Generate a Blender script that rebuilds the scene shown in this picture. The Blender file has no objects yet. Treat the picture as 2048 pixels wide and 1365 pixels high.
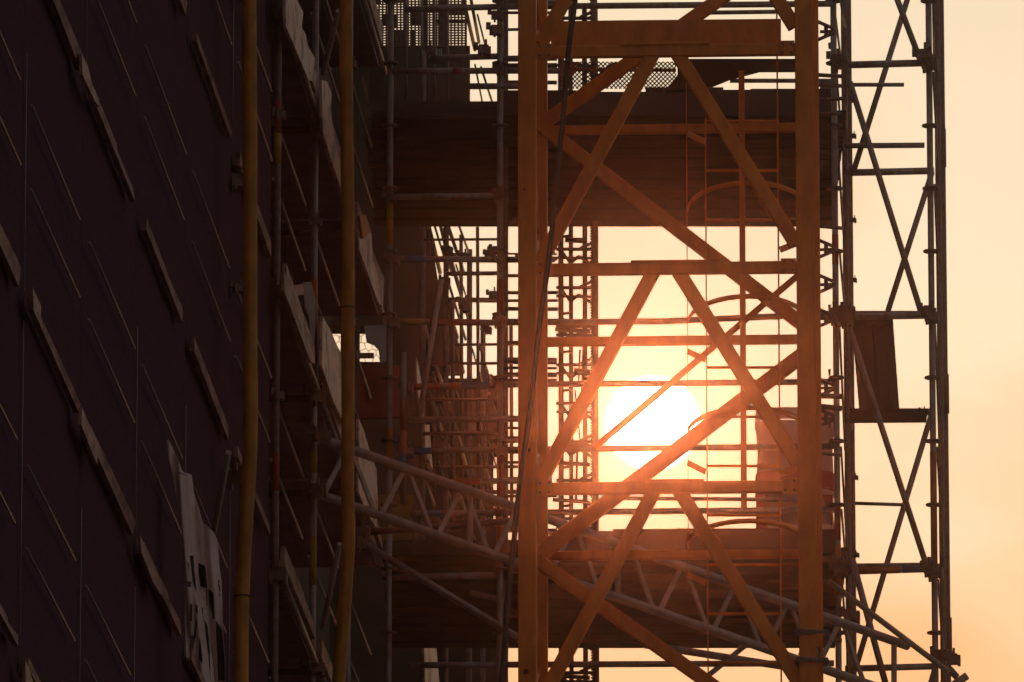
import bpy, math, random
from mathutils import Vector, Matrix
R = math.radians
random.seed(7)
SC = bpy.context.scene
COL = SC.collection

# ---------------------------------------------------------------- camera
FPX = 20500.0                     # focal length in photo pixels (photo 2048 x 1365)
PITCH = R(14.4)
CAM = Vector((0, 0, 1.7))
cd = bpy.data.cameras.new('camera')
cd.sensor_width = 36.0
cd.lens = FPX / 2048 * 36.0
cd.clip_start = 1.0
cd.clip_end = 3000
cam = bpy.data.objects.new('camera', cd)
COL.objects.link(cam)
cam.location = CAM
cam.rotation_euler = (math.pi / 2 + PITCH, 0, 0)
SC.camera = cam

# ---------------------------------------------------------------- light
EXPO = -1.9
SUN_AZ, SUN_EL = R(0.81), R(13.94)
SUN_DIR = Vector((math.sin(SUN_AZ) * math.cos(SUN_EL), math.cos(SUN_AZ) * math.cos(SUN_EL), math.sin(SUN_EL)))
ld = bpy.data.lights.new('sun', 'SUN')
ld.energy = 0.15
ld.color = (1.0, 0.27, 0.10)
ld.angle = R(0.53)
sun = bpy.data.objects.new('sun', ld)
COL.objects.link(sun)
sun.rotation_euler = (-SUN_DIR).to_track_quat('-Z', 'Y').to_euler()
sun.location = (0, 0, 40)

W = bpy.data.worlds.new('World')
SC.world = W
W.use_nodes = True
nt = W.node_tree
nt.nodes.clear()
def N(t, **kw):
    n = nt.nodes.new(t)
    for k, v in kw.items():
        setattr(n, k, v)
    return n
def L(a, b):
    nt.links.new(a, b)
def mth(op, a, b=None, c=None, clamp=False):
    n = N('ShaderNodeMath', operation=op)
    n.use_clamp = clamp
    for i, v in enumerate((a, b, c)):
        if v is None:
            continue
        if isinstance(v, (int, float)):
            n.inputs[i].default_value = v
        else:
            L(v, n.inputs[i])
    return n.outputs[0]
out = N('ShaderNodeOutputWorld')
sky = N('ShaderNodeTexSky')
sky.sky_type = 'NISHITA'
sky.sun_disc = False
sky.sun_elevation = SUN_EL
sky.sun_rotation = SUN_AZ
sky.dust_density = 4.0
sky.air_density = 1.5
bg_sky = N('ShaderNodeBackground')
bg_sky.inputs[1].default_value = 0.0485
tc = N('ShaderNodeTexCoord')
dot = N('ShaderNodeVectorMath', operation='DOT_PRODUCT')
L(tc.outputs['Generated'], dot.inputs[0])
dot.inputs[1].default_value = SUN_DIR
theta = mth('ARCCOSINE', mth('MINIMUM', dot.outputs['Value'], 0.9999999))
deg = mth('MULTIPLY', theta, 180 / math.pi)
tight = mth('EXPONENT', mth('DIVIDE', deg, -0.9))
sep = N('ShaderNodeSeparateXYZ')
L(tc.outputs['Generated'], sep.inputs[0])
elev = mth('MULTIPLY', mth('ARCSINE', sep.outputs[2]), 180 / math.pi)
er = N('ShaderNodeMapRange')
L(elev, er.inputs[0])
er.inputs[1].default_value = 11.7
er.inputs[2].default_value = 14.7
cm = N('ShaderNodeMix', data_type='RGBA')
# soft cloud veils in the haze
noi = N('ShaderNodeTexNoise')
mp = N('ShaderNodeMapping')
mp.inputs['Scale'].default_value = (1, 1, 1.7)
L(tc.outputs['Generated'], mp.inputs[0])
L(mp.outputs[0], noi.inputs['Vector'])
noi.inputs['Scale'].default_value = 38.0
noi.inputs['Detail'].default_value = 5.0
noi.inputs['Roughness'].default_value = 0.5
cl = mth('MULTIPLY', mth('SUBTRACT', noi.outputs[0], 0.5), 1.1)
fac = mth('ADD', er.outputs[0], cl, clamp=True)
L(fac, cm.inputs[0])
cm.inputs[6].default_value = (0.96, 0.62, 0.47, 1)
cm.inputs[7].default_value = (0.95, 1.09, 1.50, 1)
tint = N('ShaderNodeMix', data_type='RGBA', blend_type='MULTIPLY')
tint.inputs[0].default_value = 1.0
L(sky.outputs[0], tint.inputs[6]); L(cm.outputs[2], tint.inputs[7])
L(tint.outputs[2], bg_sky.inputs[0])
au = N('ShaderNodeBackground')          # even haze-lit dome all round
au.inputs[0].default_value = (1.0, 0.80, 0.66, 1)
au.inputs[1].default_value = 0.34
gl = N('ShaderNodeBackground')          # brighter haze close to the sun
gl.inputs[0].default_value = (1.0, 0.9, 0.75, 1)
L(mth('MULTIPLY', tight, 0.03), gl.inputs[1])
disc = N('ShaderNodeMapRange')
L(deg, disc.inputs[0])
disc.inputs[1].default_value = 0.262
disc.inputs[2].default_value = 0.269
disc.inputs[3].default_value = 1.0
disc.inputs[4].default_value = 0.0
ds = N('ShaderNodeBackground')
ds.inputs[0].default_value = (1.0, 0.95, 0.8, 1)
L(mth('MULTIPLY', disc.outputs[0], 10.0), ds.inputs[1])
a1 = N('ShaderNodeAddShader'); a2 = N('ShaderNodeAddShader'); a3 = N('ShaderNodeAddShader')
L(bg_sky.outputs[0], a1.inputs[0]); L(au.outputs[0], a1.inputs[1])
L(a1.outputs[0], a2.inputs[0]); L(gl.outputs[0], a2.inputs[1])
L(a2.outputs[0], a3.inputs[0]); L(ds.outputs[0], a3.inputs[1])
L(a3.outputs[0], out.inputs[0])

SC.view_settings.view_transform = 'Standard'
SC.view_settings.look = 'None'
SC.view_settings.exposure = EXPO
SC.view_settings.gamma = 1.0
SC.view_settings.use_curve_mapping = False
SC.render.engine = 'CYCLES'
SC.cycles.use_denoising = True
SC.cycles.max_bounces = 5
SC.cycles.volume_bounces = 0
SC.cycles.sample_clamp_indirect = 4

# ---------------------------------------------------------------- geometry of the view
cp, sp_ = math.cos(PITCH), math.sin(PITCH)
def ray(px, py):
    u = (px - 1024) / FPX
    v = -(py - 682.5) / FPX
    return Vector((u, cp - v * sp_, sp_ + v * cp))
def P(px, py, Y):
    d = ray(px, py)
    return CAM + d * (Y / d.y)
FA = R(4.0)                                    # azimuth of the building facade
FD = Vector((math.sin(FA), math.cos(FA), 0))   # away along the facade
FN = Vector((math.cos(FA), -math.sin(FA), 0))  # out of the facade
def PF(px, py, s):                             # on the vertical plane FN.p = s
    d = ray(px, py)
    return CAM + d * (s / d.dot(FN))
def PZ(px, py, z):
    d = ray(px, py)
    return CAM + d * ((z - CAM.z) / d.z)
def proj(p):
    q = p - CAM
    zc = q.y * cp + q.z * sp_
    yc = -q.y * sp_ + q.z * cp
    return 1024 + FPX * q.x / zc, 682.5 - FPX * yc / zc

# ---------------------------------------------------------------- materials
def mat(name, col, rough=0.6, metal=0.0, noise=0.0, nscale=8.0, col2=None, thr=None, bump=0.0, spec=0.5, stretch=(1, 1, 1)):
    m = bpy.data.materials.new(name)
    m.use_nodes = True
    t = m.node_tree
    b = t.nodes['Principled BSDF']
    b.inputs['Base Color'].default_value = (*col, 1)
    b.inputs['Roughness'].default_value = rough
    b.inputs['Metallic'].default_value = metal
    b.inputs['Specular IOR Level'].default_value = spec
    g = t.nodes.new('ShaderNodeNewGeometry')
    mp = t.nodes.new('ShaderNodeMapping')
    mp.inputs['Scale'].default_value = stretch
    t.links.new(g.outputs['Position'], mp.inputs[0])
    n = t.nodes.new('ShaderNodeTexNoise')
    n.inputs['Scale'].default_value = nscale
    n.inputs['Detail'].default_value = 6
    n.inputs['Roughness'].default_value = 0.65
    t.links.new(mp.outputs[0], n.inputs['Vector'])
    if noise > 0 or col2:
        r = t.nodes.new('ShaderNodeValToRGB')
        c2 = col2 or tuple(c * (1 - noise) for c in col)
        c1 = col if col2 else tuple(min(1, c * (1 + noise)) for c in col)
        lo, hi = thr or (0.3, 0.7)
        r.color_ramp.elements[0].position = lo
        r.color_ramp.elements[1].position = hi
        r.color_ramp.elements[0].color = (*c2, 1)
        r.color_ramp.elements[1].color = (*c1, 1)
        t.links.new(n.outputs[0], r.inputs[0])
        t.links.new(r.outputs[0], b.inputs['Base Color'])
        rr = t.nodes.new('ShaderNodeMapRange')
        rr.inputs[3].default_value = min(1, rough + 0.15)
        rr.inputs[4].default_value = max(0.1, rough - 0.1)
        t.links.new(n.outputs[0], rr.inputs[0])
        t.links.new(rr.outputs[0], b.inputs['Roughness'])
    if bump > 0:
        bp = t.nodes.new('ShaderNodeBump')
        bp.inputs['Strength'].default_value = bump
        bp.inputs['Distance'].default_value = 0.01
        t.links.new(n.outputs[0], bp.inputs['Height'])
        t.links.new(bp.outputs[0], b.inputs['Normal'])
    return m

M_steel = mat('galvanised_steel', (0.38, 0.34, 0.32), 0.42, 0.25, col2=(0.30, 0.15, 0.10), nscale=14, thr=(0.35, 0.6), bump=0.2, stretch=(1, 1, 0.35))  # galvanised grey; brown patches warmed to paint in the sky's glow
M_steeldk = mat('weathered_glow_tint_steel', (0.22, 0.15, 0.12), 0.5, 0.2, col2=(0.20, 0.08, 0.05), nscale=18, thr=(0.35, 0.6), bump=0.3)  # weathered; the reddish brown also stands in for sky glow on the tubes
M_steelshade = mat('shade_dark_steel', (0.10, 0.045, 0.045), 0.9, 0.0, noise=0.3, nscale=18, spec=0.12)  # darker copy of the steel: shade inside the left scaffold put into colour
M_woodshade = mat('shade_dark_wood', (0.42, 0.18, 0.14), 0.6, 0.0, col2=(0.07, 0.035, 0.03), nscale=9, thr=(0.33, 0.62), bump=0.6, stretch=(1, 0.35, 1))  # plank wood again, coloured darker for the shade of the left bays
M_alu = mat('aluminium', (0.5, 0.42, 0.38), 0.42, 0.3, col2=(0.34, 0.26, 0.22), nscale=9, thr=(0.3, 0.65), bump=0.2)
M_mast = mat('yellow_orange_paint', (1.0, 0.29, 0.002), 0.4, 0.0, col2=(0.66, 0.16, 0.005), nscale=6.0, thr=(0.28, 0.6), bump=0.25, spec=0.5, stretch=(1, 1, .35))
M_mastrust = mat('rust_spots', (0.10, 0.03, 0.015), 0.9, 0.0, noise=0.4, nscale=30, bump=0.5)
M_hose = mat('yellow_corrugated_plastic', (0.80, 0.35, 0.012), 0.42, 0.0, col2=(0.36, 0.14, 0.01), nscale=9, thr=(0.3, 0.7), stretch=(1, 1, 0.4))
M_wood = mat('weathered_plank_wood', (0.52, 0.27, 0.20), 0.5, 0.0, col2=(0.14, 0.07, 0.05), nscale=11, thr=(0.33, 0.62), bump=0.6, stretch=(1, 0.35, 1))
M_ply = mat('flaking_plywood', (0.80, 0.46, 0.34), 0.42, 0.0, col2=(0.16, 0.10, 0.08), nscale=7, thr=(0.38, 0.5), bump=0.8, stretch=(1, 0.6, 0.6))
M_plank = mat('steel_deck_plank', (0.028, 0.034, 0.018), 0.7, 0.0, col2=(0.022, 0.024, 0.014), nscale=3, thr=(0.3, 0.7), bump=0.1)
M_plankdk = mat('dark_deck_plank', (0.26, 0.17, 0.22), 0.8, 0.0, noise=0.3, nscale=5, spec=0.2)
M_net = mat('dark_debris_net', (0.14, 0.075, 0.10), 1.0, 0.0, noise=0.22, nscale=30, bump=0.5, spec=0.0)
M_joist = mat('dark_joist', (0.07, 0.05, 0.035), 0.7, 0.0, noise=0.35, nscale=6)
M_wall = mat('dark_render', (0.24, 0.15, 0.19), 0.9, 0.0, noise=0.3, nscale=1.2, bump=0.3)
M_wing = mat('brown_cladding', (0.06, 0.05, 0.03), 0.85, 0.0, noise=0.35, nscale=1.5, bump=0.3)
M_red = mat('red_band_paint', (0.36, 0.045, 0.02), 0.5, noise=0.25, nscale=20)
M_orange = mat('orange_band_paint', (0.55, 0.16, 0.02), 0.5, noise=0.25, nscale=20)
M_yellow = mat('yellow_band_paint', (0.42, 0.25, 0.03), 0.5, noise=0.25, nscale=20)
M_blue = mat('blue_band_paint', (0.10, 0.16, 0.32), 0.5, noise=0.25, nscale=20)
M_cloth = mat('white_banner_fabric', (0.92, 0.72, 0.66), 0.85, 0.0, col2=(0.70, 0.52, 0.47), nscale=5, thr=(0.3, 0.7))
M_print_shade = mat('black_print_and_shade', (0.03, 0.024, 0.02), 0.85)
M_printy = mat('ochre_banner_print', (0.35, 0.18, 0.03), 0.85)
M_printr = mat('dark_red_banner_print', (0.12, 0.03, 0.025), 0.85)
M_tarp = mat('grey_tarpaulin', (0.30, 0.28, 0.26), 0.8, 0.0, noise=0.25, nscale=6)
M_cable = mat('black_rubber', (0.045, 0.05, 0.05), 0.65, noise=0.3, nscale=20)
M_rope = mat('blue_grey_rope', (0.18, 0.23, 0.25), 0.9, 0.0, col2=(0.09, 0.11, 0.12), nscale=60, bump=0.8)
M_board = mat('phenolic_board', (0.05, 0.03, 0.018), 0.55, noise=0.25, nscale=3)
M_yboard = mat('yellow_board', (0.42, 0.27, 0.06), 0.7, noise=0.3, nscale=5)
M_wire = mat('wire', (0.06, 0.05, 0.045), 0.6, 0.3)
M_ground = mat('site_gravel', (0.12, 0.10, 0.08), 0.95, noise=0.4, nscale=0.8, bump=0.5)
def plastic(name, col):
    m = mat(name, col, 0.5, noise=0.12, nscale=2)
    t = m.node_tree
    b = t.nodes['Principled BSDF']
    o = t.nodes['Material Output']
    tr = t.nodes.new('ShaderNodeBsdfTranslucent')
    tr.inputs[0].default_value = (*col, 1)
    mx = t.nodes.new('ShaderNodeMixShader')
    mx.inputs[0].default_value = 0.7
    t.links.new(b.outputs[0], mx.inputs[1]); t.links.new(tr.outputs[0], mx.inputs[2])
    t.links.new(mx.outputs[0], o.inputs[0])
    return m
M_chute = plastic('pale_red_plastic', (0.88, 0.50, 0.40))
M_chuted = plastic('red_plastic', (0.62, 0.08, 0.05))

# ---------------------------------------------------------------- object helpers
def thing(name, label, cat, loc=(0, 0, 0), group=None, kind=None):
    o = bpy.data.objects.new(name, None)
    o.empty_display_size = 0.3
    COL.objects.link(o)
    o.location = loc
    o['label'] = label
    o['category'] = cat
    if group: o['group'] = group
    if kind: o['kind'] = kind
    return o
def wloc(o):
    v = Vector(o.location)
    while o.parent:
        o = o.parent
        v += o.location
    return v
def mesh_obj(name, verts, faces, m, parent=None, origin=None, smooth=None, mats=None):
    origin = Vector(origin) if origin is not None else Vector(verts[0])
    me = bpy.data.meshes.new(name)
    me.from_pydata([tuple(Vector(v) - origin) for v in verts], [], faces)
    if smooth is not None:
        me.polygons.foreach_set('use_smooth', [bool(i < smooth) for i in range(len(faces))])
    me.materials.append(m)
    me.update()
    o = bpy.data.objects.new(name, me)
    COL.objects.link(o)
    if parent is not None:
        o.parent = parent
        o.location = origin - wloc(parent)
    else:
        o.location = origin
    return o
def frame_of(d, up=Vector((0, 0, 1))):
    d = d.normalized()
    if abs(d.dot(up)) > 0.98:
        up = Vector((0, 1, 0))
    x = d.cross(up).normalized()
    return x, x.cross(d).normalized()
def tube_geo(p1, p2, r, n=10):
    p1, p2 = Vector(p1), Vector(p2)
    x, y = frame_of(p2 - p1)
    vs = []
    for p in (p1, p2):
        for i in range(n):
            a = 2 * math.pi * i / n
            vs.append(p + x * (r * math.cos(a)) + y * (r * math.sin(a)))
    fs = [(i, (i + 1) % n, n + (i + 1) % n, n + i) for i in range(n)]
    fs = [f[::-1] for f in fs]
    fs += [tuple(range(n)), tuple(range(2 * n - 1, n - 1, -1))]
    return vs, fs, n
def tube(name, p1, p2, r, m, parent, n=10):
    vs, fs, k = tube_geo(p1, p2, r, n)
    return mesh_obj(name, vs, fs, m, parent, p1, smooth=k)
def beam_geo(p1, p2, w, h, up=Vector((0, 0, 1)), c=0.008):
    p1, p2 = Vector(p1), Vector(p2)
    x, y = frame_of(p2 - p1, up)
    a, b = w / 2, h / 2
    c = min(c, a * 0.4, b * 0.4)
    pr = [(a - c, -b), (a, -b + c), (a, b - c), (a - c, b), (-a + c, b), (-a, b - c), (-a, -b + c), (-a + c, -b)]
    vs = [p + x * u + y * v for p in (p1, p2) for u, v in pr]
    n = 8
    fs = [(i, n + i, n + (i + 1) % n, (i + 1) % n) for i in range(n)] + [tuple(range(n)), tuple(range(2 * n - 1, n - 1, -1))]
    return vs, fs
def beam(name, p1, p2, w, h, m, parent, up=Vector((0, 0, 1)), c=0.008):
    vs, fs = beam_geo(p1, p2, w, h, up, c)
    return mesh_obj(name, vs, fs, m, parent, p1)
def box_geo(a, b):
    x0, y0, z0 = a; x1, y1, z1 = b
    vs = [(x0, y0, z0), (x1, y0, z0), (x1, y1, z0), (x0, y1, z0), (x0, y0, z1), (x1, y0, z1), (x1, y1, z1), (x0, y1, z1)]
    fs = [(0, 3, 2, 1), (4, 5, 6, 7), (0, 1, 5, 4), (1, 2, 6, 5), (2, 3, 7, 6), (3, 0, 4, 7)]
    return vs, fs
def plate_geo(pts, nrm, th):
    pts = [Vector(p) for p in pts]
    n = len(pts)
    off = Vector(nrm).normalized() * th
    vs = pts + [p + off for p in pts]
    fs = [tuple(range(n)), tuple(range(2 * n - 1, n - 1, -1))]
    fs += [(i, n + i, n + (i + 1) % n, (i + 1) % n) for i in range(n)]
    return vs, fs
def plate(name, pts, nrm, th, m, parent):
    vs, fs = plate_geo(pts, nrm, th)
    return mesh_obj(name, vs, fs, m, parent, pts[0])
class Acc:
    def __init__(s): s.v = []; s.f = []
    def add(s, g):
        k = len(s.v)
        s.v += [Vector(v) for v in g[0]]
        s.f += [tuple(i + k for i in f) for f in g[1]]
    def obj(s, name, m, parent=None): return mesh_obj(name, s.v, s.f, m, parent)
def vis(*pts, mx=260, my=260):
    q = [proj(Vector(p)) for p in pts]
    xs = [a for a, b in q]; ys = [b for a, b in q]
    return max(xs) > -mx and min(xs) < 2048 + mx and max(ys) > -my and min(ys) < 1365 + my
def band(std, p, length, r, m):
    p = Vector(p)
    vs, fs, k = tube_geo(p, p + Vector((0, 0, length)), r + 0.0015, 10)
    return mesh_obj('painted_band', vs, fs, m, std, p, smooth=k)
def rosette(std, p, r=0.062, par_name='rosette'):
    p = Vector(p)
    vs, fs, k = tube_geo(p - Vector((0, 0, 0.006)), p + Vector((0, 0, 0.006)), r, 12)
    return mesh_obj(par_name, vs, fs, M_steeldk, std, p, smooth=0)
def coupler_geo(p, s=1.0):
    p = Vector(p)
    a = Acc()
    a.add(box_geo((-.045, -.05, -.05), (.05, .05, .04)))
    a.add(box_geo((-.09, -.02, .0), (-.05, .02, .07)))
    a.add(box_geo((.05, -.03, -.07), (.075, .03, .03)))
    a.add(box_geo((-.03, -.07, -.09), (-.01, -.045, -.05)))
    a.add(box_geo((.01, -.08, .03), (.03, -.05, .085)))
    rot = Matrix.Rotation(random.uniform(-.5, .5), 3, 'Z') @ Matrix.Rotation(random.uniform(-.25, .25), 3, 'X')
    return [p + rot @ (v * s) for v in a.v], a.f
def coupler(p, parent, s=1.0, m=None):
    vs, fs = coupler_geo(p, s)
    return mesh_obj('coupler', vs, fs, m or M_steeldk, parent, p)

# ================================================================ SETTING
g = mesh_obj('ground', [(-400, -60, 0), (400, -60, 0), (400, 900, 0), (-400, 900, 0)], [(0, 1, 2, 3)], M_ground, origin=(0, 0, 0))
g['kind'] = 'structure'

# ================================================================ LEFT FACADE SCAFFOLD
Y_382 = 62.5
S0 = P(382, 682, Y_382).dot(FN)                # outer plane of the facade scaffold
SI = S0 - 0.9                                  # inner row of standards
SW = S0 - 1.35                                 # building wall
T382 = P(382, 682, Y_382).dot(FD)
BAY = 2.88
LIFT = 2.0
def FP(s, t, z): return FN * s + FD * t + Vector((0, 0, z))
Z0 = PF(382, 46, S0).z                         # top of toe board at (382,46)
# --- the building behind it
bld = thing('building', 'long dark building wall running away behind the tall facade scaffold on the left', 'building', FP(SW, 60, 0))
tA, tB = T382 - 14, 73.0
vs = [FP(SW, tA, 0), FP(SW, tB, 0), FP(SW - 0.4, tB, 0), FP(SW - 0.4, tA, 0)]
vs += [v + Vector((0, 0, 28)) for v in vs]
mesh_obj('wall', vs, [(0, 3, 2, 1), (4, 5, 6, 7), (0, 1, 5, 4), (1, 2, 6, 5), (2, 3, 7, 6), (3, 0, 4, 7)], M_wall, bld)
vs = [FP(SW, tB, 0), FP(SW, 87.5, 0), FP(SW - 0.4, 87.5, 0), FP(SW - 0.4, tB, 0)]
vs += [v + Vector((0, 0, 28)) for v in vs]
mesh_obj('wall', vs, [(0, 3, 2, 1), (4, 5, 6, 7), (0, 1, 5, 4), (1, 2, 6, 5), (2, 3, 7, 6), (3, 0, 4, 7)], M_wing, bld)  # far end of the same wall, coloured darker to cancel the sky light on it
# floor slab edges showing on the wall
for j in range(-6, 6):
    z = Z0 + j * 3.4 + 0.6
    if z < 0.5 or z > 27: continue
    a, b = FP(SW, tA, z), FP(SW, tB, z)
    beam('floor_slab_edge', a + FN * 0.03, b + FN * 0.03, 0.06, 0.25, M_wing, bld)

sc = thing('facade_scaffold', 'tall tube scaffold with toe boards and guard rails covering the dark wall on the left', 'scaffold', FP(S0, T382, 0))
ks = range(-9, 0)
ZTOP = 26.0
band_plan = {  # outer standard index -> list of (py, photo length px, material)
    -3: [(262, 60, M_yellow), (200, 62, M_red), (905, 70, M_red)],
    -2: [(560, 120, M_orange), (650, 70, M_red), (905, 40, M_yellow), (1075, 90, M_yellow)],
    -1: [(500, 150, M_red)],
    0: [(395, 45, M_yellow), (440, 45, M_orange), (905, 70, M_orange), (700, 60, M_yellow), (1150, 50, M_yellow)],
    2: [(640, 60, M_red)],
}
for k in ks:
    t = T382 + (k + 5) * BAY
    for s, nm in ((S0, 'standard'), (SI, 'standard')):
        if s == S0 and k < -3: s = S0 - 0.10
        st = tube(nm, FP(s, t, 0), FP(s, t, ZTOP), 0.0242, (M_steelshade if k < -3 or s == SI else (M_steel if k % 3 else M_steeldk)), sc)
        if s == S0:
            pxx = proj(FP(s, t, PF(400, 600, S0).z))[0]
            for (py, ln, mm) in band_plan.get(k, []):
                # find z for this py at this standard
                lo, hi = 0, 40
                for _ in range(40):
                    mid = (lo + hi) / 2
                    if proj(FP(s, t, mid))[1] > py: lo = mid
                    else: hi = mid
                band(st, FP(s, t, lo - ln / 255), ln / 255, 0.0242, mm)
for k in range(-9, 0):
    t0 = T382 + (k + 5) * BAY
    t1 = t0 + BAY
    for j in range(-9, 10):
        zt = Z0 + j * LIFT                      # toe board top
        if zt < 1 or zt > ZTOP: continue
        zd = zt - 0.15                          # deck level
        if not vis(FP(S0, t0, zt + 1.2), FP(S0, t1, zt - .4)): continue
        jit = lambda a=0.015: random.uniform(-a, a)
        # ledger below deck, guard rails
        tube('ledger', FP(S0 + (0.03 if k > -4 else -.1), t0, zd - 0.05), FP(S0 + (0.03 if k > -4 else -.1), t1, zd - 0.05), 0.0242, M_steel if k > -4 else M_steelshade, sc, 8)
        tube('ledger', FP(SI, t0, zd - 0.05), FP(SI, t1, zd - 0.05), 0.0242, M_steelshade, sc, 8)
        for hh in (0.60, 1.06):
            so = S0 + 0.004 if k < -3 else S0 - 0.03
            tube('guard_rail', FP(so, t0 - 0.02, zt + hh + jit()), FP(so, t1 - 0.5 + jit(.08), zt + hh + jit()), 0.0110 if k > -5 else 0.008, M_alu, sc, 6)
        # toe board
        h = random.choice((0.12, 0.15, 0.14, 0.10)) * (1.0 if k > -4 else 0.6)
        e = random.uniform(0.45, 0.62)
        sb = S0 - 0.015 if k < -3 else S0 + 0.032
        pts = [FP(sb, t0 + 0.05, zt - h), FP(sb + jit(.01), t1 - e, zt - h + jit()), FP(sb + jit(.01), t1 - e, zt + jit()), FP(sb, t0 + 0.05, zt)]
        if random.random() < 0.35:
            tm = random.uniform(0.4, 0.8)
            pts.insert(3, FP(sb, t0 + BAY * tm, zt + jit(.012)))
            pts.insert(3, FP(sb, t0 + BAY * (tm + .01), zt - random.uniform(0.015, .03)))
        plate('toe_board', pts, FN, 0.03, M_wood if k > -4 else M_woodshade, sc)
        if k < -3:
            # one panel of dark debris netting per bay and lift, sagging a little between its edges
            nx, nz = 8, 6
            vs, fs = [], []
            for iz in range(nz + 1):
                for ix in range(nx + 1):
                    fx, fz = ix / nx, iz / nz
                    sag = 0.012 * math.sin(math.pi * fx) * math.sin(math.pi * fz) + (random.uniform(-.002, .002) if 0 < ix < nx and 0 < iz < nz else 0)
                    vs.append(FP(S0 - 0.045 + sag, t0 + .004 + (BAY - .008) * fx, zt - .15 + LIFT * fz))
            for iz in range(nz):
                for ix in range(nx):
                    b_ = iz * (nx + 1) + ix
                    fs.append((b_, b_ + 1, b_ + nx + 2, b_ + nx + 1))
            mesh_obj('debris_net', vs, fs, M_net, sc, smooth=len(fs))
            if random.random() < .8:
                tube('net_rope', FP(S0 - .028, t0, zt - .1), FP(S0 - .028, t0, zt - .1 + random.uniform(1.2, 2)), 0.0035, M_alu, sc, 5)
        # deck planks
        for i in range(3):
            s1 = S0 - (0.02 if k > -4 else .09) - i * 0.28
            vs, fs = plate_geo([FP(s1, t0 + .03, zd), FP(s1 - .27, t0 + .03, zd), FP(s1 - .27, t1 - .03, zd), FP(s1, t1 - .03, zd)], (0, 0, 1), 0.045)
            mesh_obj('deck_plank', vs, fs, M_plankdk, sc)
        # transom, node couplers, rosette-like brackets
        tube('transom', FP(S0 + (.06 if k > -4 else -.08), t0, zd - 0.1), FP(SI - .2, t0, zd - 0.1), 0.0242, M_steelshade, sc, 8)
        if k > -5 and vis(FP(S0, t0, zt), mx=20, my=40):
            vs, fs = coupler_geo(FP(S0 + 0.01, t0, zd - 0.07), 1.0)
            mesh_obj('coupler', vs, fs, M_steeldk, sc)
            vs, fs = coupler_geo(FP(S0 + 0.01, t0, zt + 1.06), 0.6)
            mesh_obj('coupler', vs, fs, M_steeldk, sc)
for (x0, y0, x1, y1) in ((869, 728, 885, 769), (858, 783, 885, 872), (899, 806, 932, 930), (846, 728, 853, 756), (978, 788, 994, 835), (846, 637, 860, 693), (876, 849, 885, 875), (910, 854, 935, 948), (896, 911, 929, 1022), (848, 908, 860, 942), (846, 952, 868, 1010), (940, 1060, 962, 1110)):
    tube('guard_rail', PF(x0, y0, S0), PF(x1, y1, S0), 0.016, M_alu, sc, 8)
# short raking struts at some nodes (upper end, lower end)
def sfac(px1, py1, px2, py2, s1, s2, r=0.022, m=M_alu, par=None, nm='diagonal_brace'):
    return tube(nm, PF(px1, py1, s1), PF(px2, py2, s2), r, m, par or sc)
for a in ((677, 22, 646, 148), (680, 1088, 645, 1256), (457, 905, 426, 1068)):
    tube('diagonal_brace', PF(a[0], a[1], S0 + .25), PF(a[2], a[3], S0 + .08), 0.02, M_alu, sc)

# flaking boards and sheets fixed on the outer face, each with its own outline
def fsheet(pts, nm='plywood_sheet', m=M_ply, s=None, th=0.02, label=None):
    s = S0 + (0.075 if pts[0][0] > 480 else 0.02) if s is None else s
    o = plate(nm, [PF(a, b, s) for a, b in pts], FN, th, m, sc)
    if label: o['label'] = label
    return o
fsheet([(564, -60), (580, -30), (588, 0), (601, 25), (598, 56), (606, 70), (612, 96), (624, 116), (622, 162), (612, 162), (566, 53)])
fsheet([(638, 160), (649, 164), (658, 190), (656, 215), (661, 267), (670, 305), (679, 338), (679, 384), (660, 330), (640, 264)])
fsheet([(710, 440), (726, 445), (738, 468), (740, 513), (752, 560), (761, 584), (761, 614), (751, 605), (712, 496)])
fsheet([(640, 633), (655, 660), (668, 690), (682, 717), (686, 858), (660, 800), (638, 731)])
fsheet([(712, 838), (722, 860), (735, 905), (748, 939), (751, 1005), (748, 1056), (730, 1030), (712, 985)])
fsheet([(563, 545), (582, 591), (600, 640), (614, 675), (624, 728), (615, 724), (590, 655), (563, 584)], m=M_wood)
fsheet([(157, 108), (168, 130), (178, 170), (190, 196), (192, 214), (184, 205), (158, 150)], m=M_wood)
fsheet([(58, 575), (66, 592), (75, 612), (74, 650), (68, 640), (60, 620)], m=M_wood)
fsheet([(157, 815), (172, 850), (188, 885), (188, 930), (175, 900), (156, 850)], m=M_wood)
fsheet([(274, 1070), (290, 1110), (315, 1165), (316, 1192), (300, 1165), (276, 1105)], m=M_wood)
fsheet([(43, 1320), (52, 1340), (62, 1375), (44, 1375)], m=M_wood)
fsheet([(601, 566), (617, 564), (626, 600), (626, 696), (617, 692), (614, 640), (604, 612)], nm='tarpaulin_piece', m=M_tarp, s=S0 + .02)
fsheet([(583, 572), (602, 568), (602, 590), (588, 592)], nm='red_pad', m=M_red, s=S0 + .02)
fsheet([(714, 432), (726, 430), (737, 462), (722, 478)], nm='orange_marker_board', m=M_orange, s=S0 + .1)
fsheet([(828, 715), (833, 735), (842, 790), (842, 835), (836, 830), (829, 770)], s=S0 + .05, m=M_ply)
fsheet([(845, 850), (854, 850), (857, 890), (861, 940), (852, 920), (845, 895)], s=S0 + .05, m=M_ply)
fsheet([(843, 1296), (868, 1296), (874, 1365), (845, 1365)], s=S0 + .05, m=M_ply)

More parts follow.
